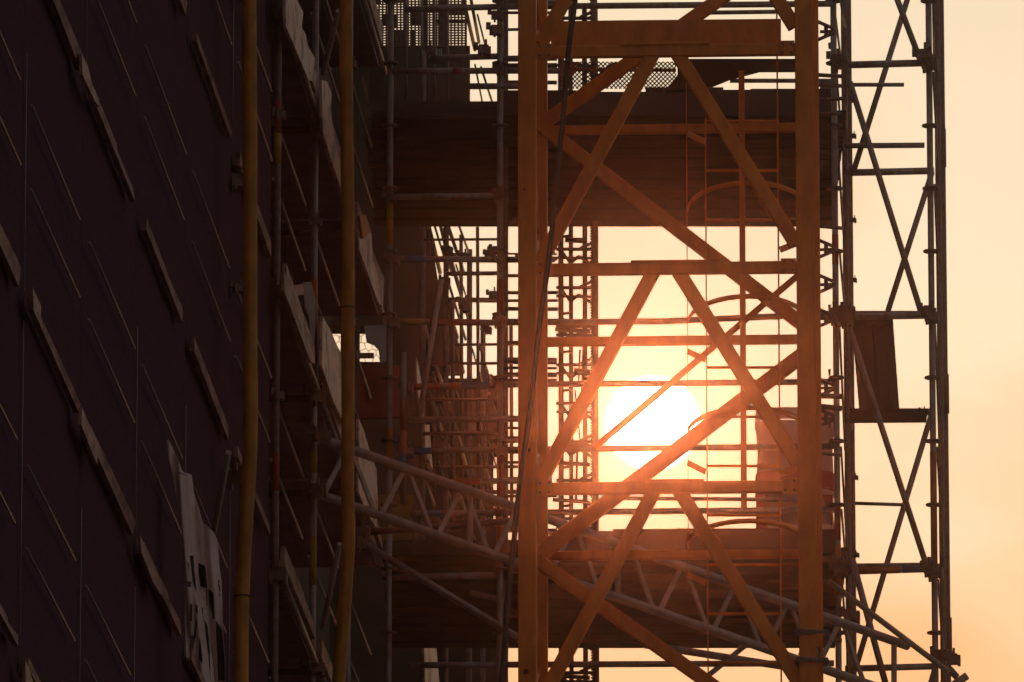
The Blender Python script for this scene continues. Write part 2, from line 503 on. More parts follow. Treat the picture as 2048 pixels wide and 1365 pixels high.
# ================================================================ TRANSVERSE PLATFORM SCAFFOLD (faces the camera)
YT = 76.0
tr = thing('platform_scaffold', 'scaffold with two deep plank platforms crossing behind the yellow mast', 'scaffold', P(1000, 1300, YT) * 1)
tr.location.z = 0
def std(par, px, Y, bands=(), ros=True, m=None, rz=None, py=682):
    q = P(px, py, Y)
    st = tube('standard', (q.x, q.y, 0), (q.x, q.y, 25.0), 0.0242, m or M_steel, par)
    if ros:
        z = math.floor(P(px, 1500, Y).z * 2) / 2 + (rz if rz is not None else 0)
        while z < P(px, -60, Y).z:
            rosette(st, (q.x, q.y, z))
            z += 0.5
    for (py_, ln, mm) in bands:
        z = P(px, py_, Y).z
        band(st, (q.x, q.y, z - ln / 252), ln / 252, 0.0242, mm)
    return st
zr = P(1870, 127, YT).z % 0.5
s780 = std(tr, 779, YT, [(400, 40, M_yellow), (440, 50, M_orange), (860, 80, M_orange)], rz=zr)
std(tr, 1000, YT, [(560, 70, M_red), (898, 110, M_red), (1010, 120, M_orange)], rz=zr)
std(tr, 1190, YT + 3.4, (), ros=False, m=M_steeldk)
def rail(par, a, b, Y, r=0.0242, m=None, bands=(), nm='ledger', Y2=None):
    p1, p2 = P(a[0], a[1], Y), P(b[0], b[1], Y2 or Y)
    o = tube(nm, p1, p2, r, m or M_steel, par)
    for (x0, x1, mm) in bands:
        f0 = (x0 - a[0]) / (b[0] - a[0]); f1 = (x1 - a[0]) / (b[0] - a[0])
        q1, q2 = p1.lerp(p2, f0), p1.lerp(p2, f1)
        vs, fs, k = tube_geo(q1, q2, r + 0.0015, 10)
        mesh_obj('painted_band', vs, fs, mm, o, q1, smooth=k)
    return o
for a, b, bd in (
    ((810, 19), (1000, 14), ()),
    ((1000, 14), (1665, 8), ()),
    ((860, 117), (1000, 113), ()),
    ((1000, 118), (1095, 117), ()),
    ((785, 143), (1000, 142), ((905, 924, M_red),)),
    ((1000, 142), (1120, 142), ()),
    ((940, 173), (1036, 173), ()),
    ((779, 395), (1000, 392), ()),
    ((779, 518), (1000, 520), ((785, 808, M_yellow), (808, 850, M_blue))),
    ((1000, 520), (1110, 519), ()),
    ((779, 643), (1000, 646), ((785, 850, M_yellow), (860, 960, M_red))),
    ((1000, 646), (1330, 643), ()),
    ((1330, 643), (1668, 628), ()),
    ((806, 775), (1000, 770), ((895, 920, M_orange), (922, 980, M_blue), (815, 880, M_red))),
    ((1000, 770), (1668, 764), ()),
    ((810, 840), (1036, 838), ()),
    ((806, 903), (1000, 900), ((830, 862, M_blue),)),
    ((1000, 900), (1668, 893), ()),
    ((905, 964), (1036, 962), ((905, 960, M_red),)),
    ((820, 1028), (1000, 1026), ((845, 885, M_blue), (885, 905, M_orange))),
    ((1000, 1026), (1668, 1020), ()),
    ((820, 1331), (1000, 1330), ()),
    ((1000, 1330), (1668, 1327), ()),
    ((785, 1155), (1005, 1150), ()),
):
    rail(tr, a, b, YT + random.uniform(-.04, .04), bands=bd)
for a, b in (((1398, 26), (1556, 24)), ((1355, 141), (1600, 141)), ((1460, 162), (1665, 162)), ((1240, 997), (1600, 1000))):
    rail(tr, a, b, YT + 1.2, r=0.017)
for (x, y) in ((1000, 140), (992, 30), (1000, 519), (1000, 645), (1000, 770), (1000, 900), (785, 518), (785, 645), (812, 775), (812, 903), (1000, 1026), (966, 100), (990, 60), (860, 100), (779, 395), (1000, 392)):
    coupler(P(x, y, YT - .03), tr, random.uniform(.6, .8))
for (x, y) in ((895, 500), (925, 512), (990, 500), (978, 508), (890, 560), (925, 605), (930, 618), (985, 590), (973, 660), (900, 512)):
    coupler(P(x, y, YT + 6), tr, 0.6)
# deep decks of side by side planks
def deck(py_near, x0, x1, n=11, Yn=76.3, pw=0.30, thick=0.05, fascia=(0.0, 0.17), seams=(), left=None):
    z = P(1200, py_near, Yn).z
    xa, xb = P(x0, py_near, Yn).x, P(x1, py_near, Yn).x
    for i in range(n):
        y0 = Yn + i * pw
        dz = random.uniform(-.006, .006)
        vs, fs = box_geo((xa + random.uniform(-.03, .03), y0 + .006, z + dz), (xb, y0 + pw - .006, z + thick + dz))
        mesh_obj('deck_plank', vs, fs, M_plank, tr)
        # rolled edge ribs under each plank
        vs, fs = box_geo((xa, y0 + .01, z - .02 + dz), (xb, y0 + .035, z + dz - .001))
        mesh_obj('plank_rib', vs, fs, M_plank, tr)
    return z
z1 = deck(232, 736, 1692)
z2 = deck(1108, 770, 1696, n=11)
# edge boards of the platforms, each a separate plank along the front
def fascia(segs, Y=76.28, m=M_board):
    for i_, (xa, ya, xb, yb) in enumerate(segs):
        Yq = Y - .034 * (i_ % 2); xb += 2
        pts = [P(xa, ya, Yq), P(xb, ya, Yq), P(xb, yb, Yq), P(xa, yb, Yq)]
        plate('edge_board', pts, (0, -1, 0), 0.03, m, tr)
fascia([(1003, 183, 1150.6, 232), (1151, 186, 1290.6, 232), (1445, 182, 1500.6, 234), (1291, 177, 1444.6, 232), (1501, 180, 1664, 233)])
fascia([(770, 205, 1002, 236), (941, 208, 1000, 216)], Y=76.33, m=M_joist)
fascia([(1226, 1060, 1352.6, 1108), (1353, 1059, 1600.6, 1109), (1601, 1061, 1668, 1108), (1060, 1064, 1225.6, 1109), (822, 1082, 1059.6, 1110)], m=M_board)
# far edge beams of both decks
for py, xa, xb in ((441, 800, 1668), (1283, 835, 1600)):
    rail(tr, (xa, py), (xb, py + 1), 79.55, r=0.035, m=M_joist, nm='edge_beam')
# block of stacked boards and a short painted post on the lower platform at its left
plate('yellow_board_panel', [P(745, 990, 76.6), P(825, 990, 76.6), P(825, 1080, 76.6), P(745, 1084, 76.6)], (0, 1, 0), 0.04, M_yboard, tr)
plate('red_board_panel', [P(716, 730, 77.4), P(806, 731, 77.4), P(806, 835, 77.4), P(716, 838, 77.4)], (0, 1, 0), 0.03, mat('dark_red_board', (0.30, 0.05, 0.025), 0.7, noise=0.2, nscale=4), tr)
q1, q2 = P(807, 705, 75.9), P(811, 1008, 75.9)
po = tube('short_post', q1, (q1.x, q1.y, q2.z), 0.024, M_steel, tr)
for py, ln, mm in ((800, 62, M_red), (862, 42, M_orange), (910, 30, M_blue)):
    zz = P(807, py, 75.9).z
    band(po, (q1.x, q1.y, zz - ln / 252), ln / 252, 0.024, mm)
rail(tr, (883, 560), (838, 838), 75.4, r=0.021, m=M_alu, nm='diagonal_brace')
rail(tr, (722, 1066), (1130, 1034), 74.5, r=0.026, m=M_steeldk, nm='diagonal_brace')
rail(tr, (722, 1084), (1060, 1290), 74.0, r=0.027, m=M_steel, nm='diagonal_brace')
coupler(P(722, 1062, 74.2), tr, 0.9); coupler(P(719, 1085, 74), tr, 0.9)
# small rolled tubes and a sack lying on the platforms
rail(tr, (940, 1186), (1008, 1200), 76.1, r=0.022, m=M_steel, nm='loose_tube')

# standards and slanted ledgers of the further bays seen through the gap
for px, Y, b in ((845, 81.0, 0), (892, 84.5, 0), (939, 87.5, 0), (966, 90, 0), (981, 92, 0)):
    st = std(tr, px, Y, (), ros=False, m=M_steeldk)
for (x0, y0, x1, y1, wdt) in ((858, 455, 880, 545, 9), (882, 455, 905, 550, 8), (897, 455, 927, 545, 8), (919, 455, 940, 512, 5), (896, 455, 960, 760, 0), (858, 470, 897, 640, 0), (912, 530, 936, 605, 4), (895, 600, 926, 745, 9), (870, 455, 890, 520, 5), (927, 0, 950, 100, 8), (942, 0, 958, 85, 7), (955, 30, 975, 110, 4), (950, 130, 965, 207, 4), (962, 135, 985, 207, 5)):
    if wdt:
        rail(tr, (x0, y0), (x1, y1), 84, Y2=88, r=wdt / 2 / 240, m=M_alu if wdt > 6 else M_steel, nm='diagonal_brace')
rail(tr, (893, 600), (1000, 601), 84, r=0.022, nm='ledger', m=M_steeldk)
# the tangle of thinner tubes deeper in
for (x, ya, yb2) in ((868, 745, 1060), (905, 600, 1060), (922, 470, 1040), (955, 455, 1050), (972, 740, 1060), (1012, 455, 1062), (1022, 640, 1062), (878, 1040, 1120)):
    rail(tr, (x, ya), (x + (yb2 - ya) * .004, yb2), random.uniform(81, 89), r=random.uniform(.009, .018), m=M_steeldk, nm='upright')
for i_ in range(16):
    x = random.uniform(848, 990); y = random.uniform(470, 960); ln = random.uniform(60, 150)
    rail(tr, (x, y), (x + ln * .30, y + ln), 83, Y2=86, r=random.uniform(.007, .012), m=random.choice((M_steel, M_alu, M_steeldk)), nm='diagonal_brace')
for (xa, xb_, y) in ((893, 1000, 548), (905, 1036, 690), (846, 1000, 728), (846, 1000, 800), (846, 1000, 868), (850, 1036, 935), (905, 1036, 985), (850, 960, 1052), (846, 1005, 480)):
    rail(tr, (xa, y), (xb_, y - 1), random.uniform(79, 84), r=random.uniform(.01, .02), m=M_steeldk, nm='ledger')
# dark uprights and bits behind the upper platform
for x in (812, 843, 868, 895):
    rail(tr, (x, -60), (x + 1, 205), 79.3, r=0.012, m=M_steel, nm='upright')
plate('sack', [P(862, 98, 78), P(884, 97, 78), P(882, 106, 78), P(882, 118, 78), P(856, 118, 78)], (0, 1, 0), 0.15, M_tarp, tr)
plate('wide_plank', [P(728, -40, 77), P(737, -40, 77), P(758, 110, 77), P(752, 118, 77)], (0, 1, 0), 0.03, M_wood, tr)
plate('wide_plank', [P(722, 153, 77), P(727, 153, 77), P(741, 208, 77), P(733, 208, 77)], (0, 1, 0), 0.03, M_wood, tr)

# ================================================================ FAR WING OF THE BUILDING
YW = 90.0
wing = thing('building_wing', 'dark brown end wall seen behind the scaffold with a small bright opening', 'building', (P(760, 900, YW).x, YW, 0))
def wbox(xa, ya, xb, yb, nm='wall', Y=YW, th=0.3, m=M_wing, par=None):
    a, b = P(xa, yb, Y), P(xb, ya, Y)
    z0 = a.z if yb < 1400 else 0.0
    vs, fs = box_geo((a.x, Y, z0), (b.x, Y + th, b.z))
    return mesh_obj(nm, vs, fs, m, par or wing)
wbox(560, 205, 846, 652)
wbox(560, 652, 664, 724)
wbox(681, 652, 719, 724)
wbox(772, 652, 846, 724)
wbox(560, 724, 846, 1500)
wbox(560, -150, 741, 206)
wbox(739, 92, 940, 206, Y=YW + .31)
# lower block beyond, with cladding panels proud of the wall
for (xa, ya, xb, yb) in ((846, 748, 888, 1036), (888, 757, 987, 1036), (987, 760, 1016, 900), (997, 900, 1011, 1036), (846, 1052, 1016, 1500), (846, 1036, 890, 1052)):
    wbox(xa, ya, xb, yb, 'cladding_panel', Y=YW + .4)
plate('wall_return', [P(a_, b_, YW + .1) for a_, b_ in ((847, 440), (856, 440), (876, 560), (890, 562), (893, 600), (905, 650), (923, 747), (847, 747))], (0, 1, 0), .1, M_wing, wing)
# hexagonal wire netting across the small opening
acc = Acc()
hw = 15
for r_ in range(6):
    for c_ in range(9):
        cx = 655 + c_ * hw * 1.0 + (hw / 2 if r_ % 2 else 0)
        cy = 646 + r_ * 14
        j = lambda: random.uniform(-2, 2)
        a = (cx + j(), cy - 5 + j()); b = (cx + hw / 2 + j(), cy + j()); c = (cx + hw / 2 + j(), cy + 9 + j())
        for u, v in ((a, b), (b, c), (a, (cx - hw / 2 + j(), cy + j()))):
            acc.add(tube_geo(P(u[0], u[1], YW + .05), P(v[0], v[1], YW + .05), 0.0028, 4)[:2])
o = acc.obj('wire_netting', M_wire, wing); o['kind'] = 'stuff'
plate('torn_cover', [P(728, 652, YW - .2), P(775, 650, YW - .2), P(776, 724, YW - .2), P(760, 722, YW - .2), P(757, 700, YW - .2), P(748, 690, YW - .2), P(733, 684, YW - .2)], (0, 1, 0), 0.03, M_tarp, wing)
plate('sill_board', [P(716, 706, YW - .2), P(748, 706, YW - .2), P(748, 716, YW - .2), P(716, 716, YW - .2)], (0, 1, 0), 0.03, M_joist, wing)

# perforated screens: bars with real holes between
def perforated(x0, y0, x1, y1, Y, px=7.2, py=5.2, wx=3.6, wy=2.9, name='perforated_sheet', par=None, slant=0.0):
    a = Acc()
    x = x0
    while x < x1:
        a.add(plate_geo([P(x, y0, Y), P(x + wx, y0, Y), P(x + wx + slant * (y1 - y0), y1, Y), P(x + slant * (y1 - y0), y1, Y)], (0, 1, 0), 0.004))
        x += px
    y = y0
    while y < y1:
        a.add(plate_geo([P(x0 + slant * (y - y0), y, Y + .006), P(x1 + slant * (y - y0), y, Y + .006), P(x1 + slant * (y - y0), y + wy, Y + .006), P(x0 + slant * (y - y0), y + wy, Y + .006)], (0, 1, 0), 0.004))
        y += py
    o = a.obj(name, M_steeldk, par)
    o['kind'] = 'stuff'
    return o
ps = thing('perforated_screen', 'dark perforated metal screen with pinpricks of light above the upper platform', 'screen', (P(840, 60, 82).x, 82, P(840, 92, 82).z))
perforated(742, -60, 934, 94, 82.0, par=ps)
for (xa, ya, xb, yb) in ((742, -60, 762, 8), (763, 28, 785, 52), (742, 68, 758, 94), (783, -60, 786, 94), (792, -60, 814, 6), (806, -60, 818, 94), (820, 14, 844, 50), (844, -60, 856, 94), (858, 8, 866, 26), (876, -60, 893, 94), (893, 12, 934, 28), (930, 40, 934, 94), (786, 62, 806, 94), (820, 60, 830, 94), (893, 41, 934, 47), (786, 30, 795, 56), (866, 40, 876, 48)):
    plate('blanking_plate', [P(xa, ya, 82.15), P(xb, ya, 82.15), P(xb, yb, 82.15), P(xa, yb, 82.15)], (0, 1, 0), 0.01, M_joist, ps)
ps2 = thing('plank_light_dots', 'short plank shown by slanting rows of pale plates standing for light through its holes left of the yellow mast', 'plank', (P(890, 860, 84).x, 84, P(890, 870, 84).z))
def holes(x0, y0, x1, y1, w, n):  # pale solid plates stand in for light shining through plank holes
    a = Acc()
    for i in range(n):
        f0, f1 = i / n, (i + .45) / n
        c0 = (x0 + (x1 - x0) * f0, y0 + (y1 - y0) * f0); c1 = (x0 + (x1 - x0) * f1, y0 + (y1 - y0) * f1)
        a.add(plate_geo([P(c0[0], c0[1], 84), P(c0[0] + w, c0[1], 84), P(c1[0] + w, c1[1], 84), P(c1[0], c1[1], 84)], (0, 1, 0), .01))
    a.obj('light_dot_strip', M_alu, ps2)
holes(877, 808, 886, 830, 4, 9); holes(899, 808, 909, 838, 4, 10); holes(910, 848, 920, 872, 4, 8); holes(867, 757, 874, 768, 4, 4)

# ================================================================ HOIST MAST (rack and pinion) between platform and crane
YH = 79.8
ho = thing('hoist_mast', 'slender lattice hoist mast with a toothed rack rising just right of the mast cable', 'hoist mast', (P(1150, 900, YH).x, YH, 0))
def hv(px, w):
    q = P(px, 682, YH)
    return beam('upright', (q.x, q.y, 0), (q.x, q.y, 25), w / 246, w / 246, M_steeldk, ho, up=Vector((0, 1, 0)))
hv(1122, 11); hv(1142, 9); hv(1170, 10); hv(1192, 10)
a = Acc()
q0 = P(1185, 1420, YH)
x_r = q0.x; z = q0.z; tp = 5.6 / 246
while z < P(1185, -60, YH).z:
    a.add(plate_geo([(x_r + .012, YH - .01, z), (x_r + .012, YH - .01, z + tp), (x_r - .004, YH - .01, z + tp * .75), (x_r - .014, YH - .01, z + tp * .5), (x_r - .004, YH - .01, z + tp * .2)], (0, 1, 0), .03))
    z += tp
rk = a.obj('rack', M_steeldk, ho)
k = 0
y = -40
while y < 1420:
    def hb(x0, y0, x1, y1, w, Y=YH - .02, nm='lattice_bar'):
        beam(nm, P(x0, y0, Y), P(x1, y1, Y), w * 1.45 / 246, 0.02, M_steeldk, ho, up=Vector((0, 0, 1)))
    hb(1112, y, 1192, y, 8)
    hb(1112, y + 17, 1192, y + 18, 5)
    hb(1142, y + 26, 1158, y + 14, 9); hb(1158, y + 14, 1192, y + 36, 7)
    hb(1192, y - 16, 1160, y - 2, 7); hb(1124, y + 4, 1142, y + 30, 5)
    hb(1124, y + 52, 1142, y + 50, 5)
    if k % 3 == 0:
        hb(1110, y + 6, 1180, y + 10, 13, YH - .06)
    y += 77
    k += 1
for (x0, y0, x1, y1, w) in ((1148, 742, 1180, 745, 22), (1140, 885, 1196, 898, 20), (1130, 480, 1172, 482, 18), (1030, 512, 1110, 505, 5), (1120, 640, 1192, 655, 14), (1105, 1000, 1175, 1004, 7), (1175, 1004, 1192, 1022, 6), (1100, 925, 1180, 930, 10), (1160, 700, 1157, 770, 4), (1166, 690, 1163, 780, 3), (1150, 780, 1160, 880, 3), (1155, 890, 1152, 1000, 5)):
    beam('bracket', P(x0, y0, YH - .2), P(x1, y1, YH - .2), w / 246, 0.03, M_steeldk, ho)

# ================================================================ STAIR LADDER FRAME between pole 1000 and mast
la = thing('ladder_frame', 'narrow ladder frame of close set rungs left of the yellow mast leg', 'ladder', (P(1020, 700, 77.2).x, 77.2, 0))
for px, w in ((1008, 7), (1014, 5)):
    q = P(px, 682, 77.2)
    tube('stile', (q.x, q.y, 0), (q.x, q.y, 25), w / 2 / 252, M_steeldk, la)
for (y, w, x1) in ((4, 10, 1110), (26, 6, 1100), (60, 6, 1036), (118, 10, 1110), (133, 12, 1110), (165, 8, 1110), (508, 4, 1110), (519, 8, 1110), (552, 7, 1112), (586, 7, 1112), (602, 6, 1112), (618, 8, 1112), (644, 12, 1112), (686, 8, 1110), (722, 14, 1110), (736, 6, 1110), (750, 10, 1110), (764, 12, 1110), (838, 12, 1036), (856, 6, 1036), (880, 14, 1036), (902, 12, 1110), (925, 6, 1110), (958, 8, 1100), (993, 6, 1110), (1008, 6, 1036), (1045, 12, 1036), (1062, 8, 1110)):
    rail(la, (1005, y), (x1 + 4, y + random.uniform(-1, 1)), 77.2 + random.uniform(-.1, .1), r=w / 2 / 252, m=M_steeldk, nm='rung')

# ================================================================ RIGHT TOWER
rt = thing('scaffold_tower', 'slim scaffold tower with cross braces standing against the open sky on the right', 'scaffold', (P(1770, 700, YT).x, YT, 0))
for px, Y, bd in ((1672, 76.0, [(1090, 100, M_orange), (1010, 70, M_red), (1370, 40, M_red), (470, 60, M_red)]), (1864, 76.0, [(905, 220, M_orange)]), (1693, 78.1, []), (1702, 79.2, []), (1880, 78.1, []), (1889, 79.2, [])):
    std(rt, px, Y, bd, ros=Y < 77, rz=zr, m=M_steel if Y < 77 else M_steeldk)
# spigot steps where the rear tubes join
for y in (330, 822, 1310):
    q = P(1889 + y * .012 - 8, y, 79.2)
    tube('joint_sleeve', q - Vector((0, 0, .02)), q + Vector((0, 0, .3)), 0.031, M_steeldk, rt)
for a_, b_, w, Y, bd in (
    ((1672, 131), (1860, 126), 14, 76.0, ()), ((1690, 346), (1868, 342), 14, 78.1, ()), ((1672, 634), (1862, 631), 14, 76.0, ()),
    ((1700, 826), (1868, 824), 14, 78.1, ()), ((1672, 1144), (1862, 1138), 13, 76.0, ((1715, 1800, M_orange), (1805, 1860, M_blue))), ((1690, 1132), (1862, 1130), 9, 76.5, ()),
    ((1690, 1338), (1872, 1333), 13, 78.1, ()), ((1690, 170), (1808, 170), 8, 77, ()), ((1690, 292), (1849, 291), 11, 77, ()), ((1710, 1007), (1805, 1010), 7, 77.4, ()),
    ((1780, 624), (1845, 624), 4, 76.3, ())):
    rail(rt, a_, b_, Y, r=w / 2 / 252, bands=bd)
for (x0, y0, x1, y1, w, Y) in ((1827, -40, 1705, 350, 12, 77.9), (1768, -70, 1842, 125, 12, 76.2), (1700, 165, 1843, 628, 12, 76.3), (1864, 345, 1776, 622, 12, 77.9), (1692, 635, 1855, 1138, 12, 75.95), (1862, 832, 1712, 1335, 12, 77.9), (1705, 1120, 1777, 1390, 13, 75.9), (1874, 1325, 1850, 1410, 13, 77.8)):
    rail(rt, (x0, y0), (x1, y1), Y, r=w / 2 / 252, nm='diagonal_brace', Y2=Y)
# depth braces seen almost end on
for (x0, y0, x1, y1) in ((1668, 12, 1682, 122), (1681, 2, 1690, 60), (1673, 145, 1685, 300), (1690, 155, 1694, 260), (1676, 300, 1687, 470), (1679, 500, 1690, 625), (1679, 655, 1690, 900), (1694, 670, 1702, 860), (1682, 895, 1695, 1110), (1683, 1020, 1692, 1130), (1684, 1160, 1698, 1350), (1866, 145, 1876, 330), (1869, 370, 1879, 620), (1870, 650, 1881, 950), (1874, 895, 1888, 1130), (1876, 1160, 1890, 1365), (1866, 8, 1868, 120)):
    rail(rt, (x0, y0), (x1, y1), 76.1, r=0.009, m=M_steel, nm='depth_brace', Y2=78.2)
plate('leaning_board', [P(1703, 640, 76.9), P(1786, 640, 76.9), P(1799, 822, 76.9), P(1719, 824, 76.9)], (0, 1, 0), 0.03, M_board, rt)
for (xa, xb_) in ((1722, 1737), (1744, 1759), (1767, 1782)):
    plate('panel_rib', [P(xa, 644, 76.86), P(xa + 4, 644, 76.86), P(xb_ + 4, 818, 76.86), P(xb_, 818, 76.86)], (0, 1, 0), .035, M_board, rt)
plate('deck_edge', [P(1690, 622, 76.7), P(1784, 622, 76.7), P(1786, 640, 76.7), P(1690, 641, 76.7)], (0, 1, 0), 0.4, M_board, rt)
plate('deck_edge', [P(1700, 817, 76.7), P(1856, 817, 76.7), P(1856, 821, 76.7), P(1700, 822, 76.7)], (0, 1, 0), 0.4, M_board, rt)
for (x, y) in ((1850, 116), (1858, 127), (1846, 112), (1855, 623), (1862, 634), (1861, 1136), (1868, 1144), (1680, 128), (1672, 118), (1684, 634), (1690, 622), (1676, 640), (1678, 1140), (1690, 1128), (1700, 1232), (1885, 1310)):
    coupler(P(x, y, 75.93), rt, random.uniform(.8, 1.15))
for (x, y) in ((1708, 200), (1706, 272), (1706, 440), (1707, 560), (1710, 955), (1712, 1110), (1845, 822), (1812, 832)):
    coupler(P(x, y, 77.5), rt, .35)
# V shaped anchor brackets with holes tying the tower to the crane mast
for y in (62, 498, 568, 636, 775, 836, 1232):
    for (dy, w) in ((-18, 7), (18, 7)):
        beam('anchor_bracket', P(1636, y + dy, 75.2), P(1668, y + (4 if dy > 0 else -4), 75.2), w * 1.5 / 255, 0.02, M_steeldk, rt)
    beam('anchor_bracket', P(1652, y - 11, 75.22), P(1652, y + 11, 75.22), 8 / 255, 0.02, M_steeldk, rt, up=Vector((0, 1, 0)))
    beam('anchor_bracket', P(1640, y + 2, 75.24), P(1670, y + 1, 75.24), 7 / 255, 0.02, M_steeldk, rt)
for y in (150, 170, 200, 228, 452, 792, 812, 905, 1268, 1278):
    rail(rt, (1630, y), (1684, y + random.uniform(-3, 8)), 75.6, r=random.uniform(.012, .022), m=M_steeldk, nm='tie_tube')
for y in (98, 622, 751, 856):
    plate('wedge_pin', [P(1656, y - 12, 75.7), P(1662, y - 13, 75.7), P(1661, y, 75.7), P(1657, y, 75.7)], (0, 1, 0), .01, M_steeldk, rt)
plate('small_plate', [P(1640, 165, 76.9), P(1662, 165, 76.9), P(1662, 194, 76.9), P(1640, 194, 76.9)], (0, 1, 0), .01, M_tarp, rt)

# loose outrigger tubes at the lower right
ot = thing('outrigger_tube', 'long tube slanting down to the right across the foot of the sky tower', 'tube', P(1658, 1163, 75.4))
rail(ot, (1658, 1163), (1898, 1345), 75.4, r=0.023, m=M_alu, nm='tube_body', Y2=75.2)
ot2 = thing('outrigger_tube', 'two separate capped tube ends poking out at the lower right corner of the tower', 'tube', P(1900, 1330, 75.4))
rail(ot2, (1887, 1325), (1914, 1355), 75.6, r=0.027, m=M_steel, nm='tube_body')  # two unconnected tube ends under one parent
rail(ot2, (1900, 1375), (1934, 1352), 75.3, r=0.03, m=M_steel, nm='tube_body')
coupler(P(1905, 1318, 75.5), ot2, .8)

# ================================================================ LATTICE GIRDER
def YG(px): return 71.0 + (px - 640) / 1230 * 4.6
gd = thing('lattice_girder', 'long pale lattice girder sloping down from the left scaffold behind the yellow mast', 'girder', P(640, 930, YG(640)))
def gp(px, py): return P(px, py, YG(px))
def up_y(px): return 877 + (px - 640) * .3535
def lo_y(px): return 990 + (px - 640) * .3455
vsf = tube('chord', gp(636, up_y(636)), gp(1815, up_y(1815)), 0.034, M_alu, gd, 16)
tube('chord', gp(636, lo_y(636)), gp(1905, lo_y(1905)), 0.034, M_alu, gd, 16)
nodes = [650, 700, 765, 822, 875, 935, 1000, 1058, 1125, 1185, 1235, 1290, 1345, 1405, 1450, 1510, 1560, 1612, 1660, 1730]
nodes = [640]
x = 640
for i in range(24):
    x += 58 - i * .35
    nodes.append(x)
for i in range(len(nodes) - 1):
    a_, b_ = nodes[i], nodes[i + 1]
    if b_ > 1760: break
    if i % 2 == 0:
        p, q = gp(a_ + 8, lo_y(a_ + 8) - 6), gp(b_ - 6, up_y(b_ - 6) + 6)
    else:
        p, q = gp(a_ + 6, up_y(a_ + 6) + 6), gp(b_ - 8, lo_y(b_ - 8) - 6)
    beam('web_member', p, q, 0.018, 0.042, M_alu, gd, up=Vector((0, 0, 1)), c=.004)
for x in (940, 1235, 1788):
    beam('web_member', gp(x, up_y(x) + 6), gp(x, lo_y(x) - 6), 0.042, 0.042, M_alu, gd, up=Vector((0, 1, 0)))
coupler(gp(640, 868), gd, 1.0); coupler(gp(636, 978), gd, .9); coupler(gp(620, 860), gd, .7)
# second girder partly hidden below it
g2 = thing('lattice_girder', 'darker second girder low behind the mast, just under the lower platform', 'girder', P(1300, 1292, 76))
def gp2(px, py): return P(px, py, 73.8 + (px - 1340) / 300)
tube('chord', gp2(1290, 1290), gp2(1610, 1340), 0.028, M_steel, g2)
tube('chord', gp2(1610, 1325), gp2(1740, 1372), 0.034, M_steel, g2)
beam('web_member', gp2(1400, 1365), gp2(1490, 1292), 0.05, 0.03, M_steel, g2)

# ================================================================ YELLOW CRANE MAST
MA = R(2.46)
MD = Vector((math.sin(MA), math.cos(MA), 0)); MN = Vector((math.cos(MA), -math.sin(MA), 0))
YM = 68.0
qL, qR = P(1055, 682, YM), P(1612, 682, YM)
MW = (qR - qL).length
LW = 0.125
base = (qL + qR) / 2; base.z = 0
mast = thing('crane_mast', 'yellow tower crane mast with diagonal bracing, ladder and hoops, the sun behind it', 'crane mast', base)
def MP(u, d, z): return Vector((qL.x, qL.y, 0)) + MN * u + MD * d + Vector((0, 0, z))
def zat(py, d=0): return P(1330, py, YM + d).z
# legs
for (u, d) in ((0, 0), (MW, 0), (0, MW), (MW, MW)):
    vs, fs = beam_geo(MP(u, d, 0), MP(u, d, 25.2), LW, LW, up=MD, c=0.006)
    mesh_obj('leg', vs, fs, M_mast, mast)
    # angle flange standing a little proud on the inner face gives the double edge
for (u, sg) in ((MW, 1),):
    uu = u + sg * (LW / 2 + .02)
    beam('leg_flange', MP(uu, 0.05, 12), MP(uu, 0.05, 25.2), 0.036 if u else 0.008, 0.02, M_mast, mast, up=MD, c=.003)
# front face: cross beams and inverted V braces
ym = [118 - 440, 106, 541, 979, 1419]
def mbeam(py, d, h, w=0.05, x0=None, x1=None, nm='cross_beam'):
    z = zat(py, d)
    a_ = MP(LW / 2 if x0 is None else x0, d, z); b_ = MP(MW - LW / 2 if x1 is None else x1, d, z)
    return beam(nm, a_, b_, w, h / 282, M_mast, mast)
for py in ym:
    mbeam(py, 0, 24)
for (py, xa, xb) in ((528, 1262, 1445), (966, 1290, 1408), (92, 1240, 1420)):
    ua = (P(xa, py, YM) - P(1055, py, YM)).x; ub = (P(xb, py, YM) - P(1055, py, YM)).x
    mbeam(py + 1, -.004, 7, .07, ua, ub, 'gusset_plate')
UC = (P(1332, 600, YM) - P(1055, 600, YM)).x
for i, py in enumerate(ym[:-1]):
    z0 = zat(py + 5); z1_ = zat(ym[i + 1] - 18)
    # apex pair: from apex under this beam down to the legs above the next one
    beam('diagonal_brace', MP(UC - .085, .01, z0), MP(LW / 2 + .03, .01, z1_), 0.098, 0.05, M_mast, mast, up=MD)
    beam('diagonal_brace', MP(UC + .085, .012, z0), MP(MW - LW / 2 - .0, .012, z1_ + .10), 0.098, 0.05, M_mast, mast, up=MD)
# back face: cross beams and a zigzag
yb = [-170, 262, 685, 1113, 1540]
def zb(py): return P(1330, py, YM + MW).z
for py in yb:
    mz = zb(py)
    beam('cross_beam', MP(LW / 2, MW, mz), MP(MW - LW / 2, MW, mz), 0.05, 18 / 272, M_mast, mast)
def bb(x0, y0, x1, y1, h=27):
    beam('diagonal_brace', P(x0, y0, YM + MW - .07), P(x1, y1, YM + MW - .07), h / 272, 0.045, M_mast, mast, up=MD)
bb(1076, 247, 1612, 655); bb(1612, 705, 1078, 1109, 30); bb(1078, 1124, 1612, 1505); bb(1076, 254, 1605, -117)
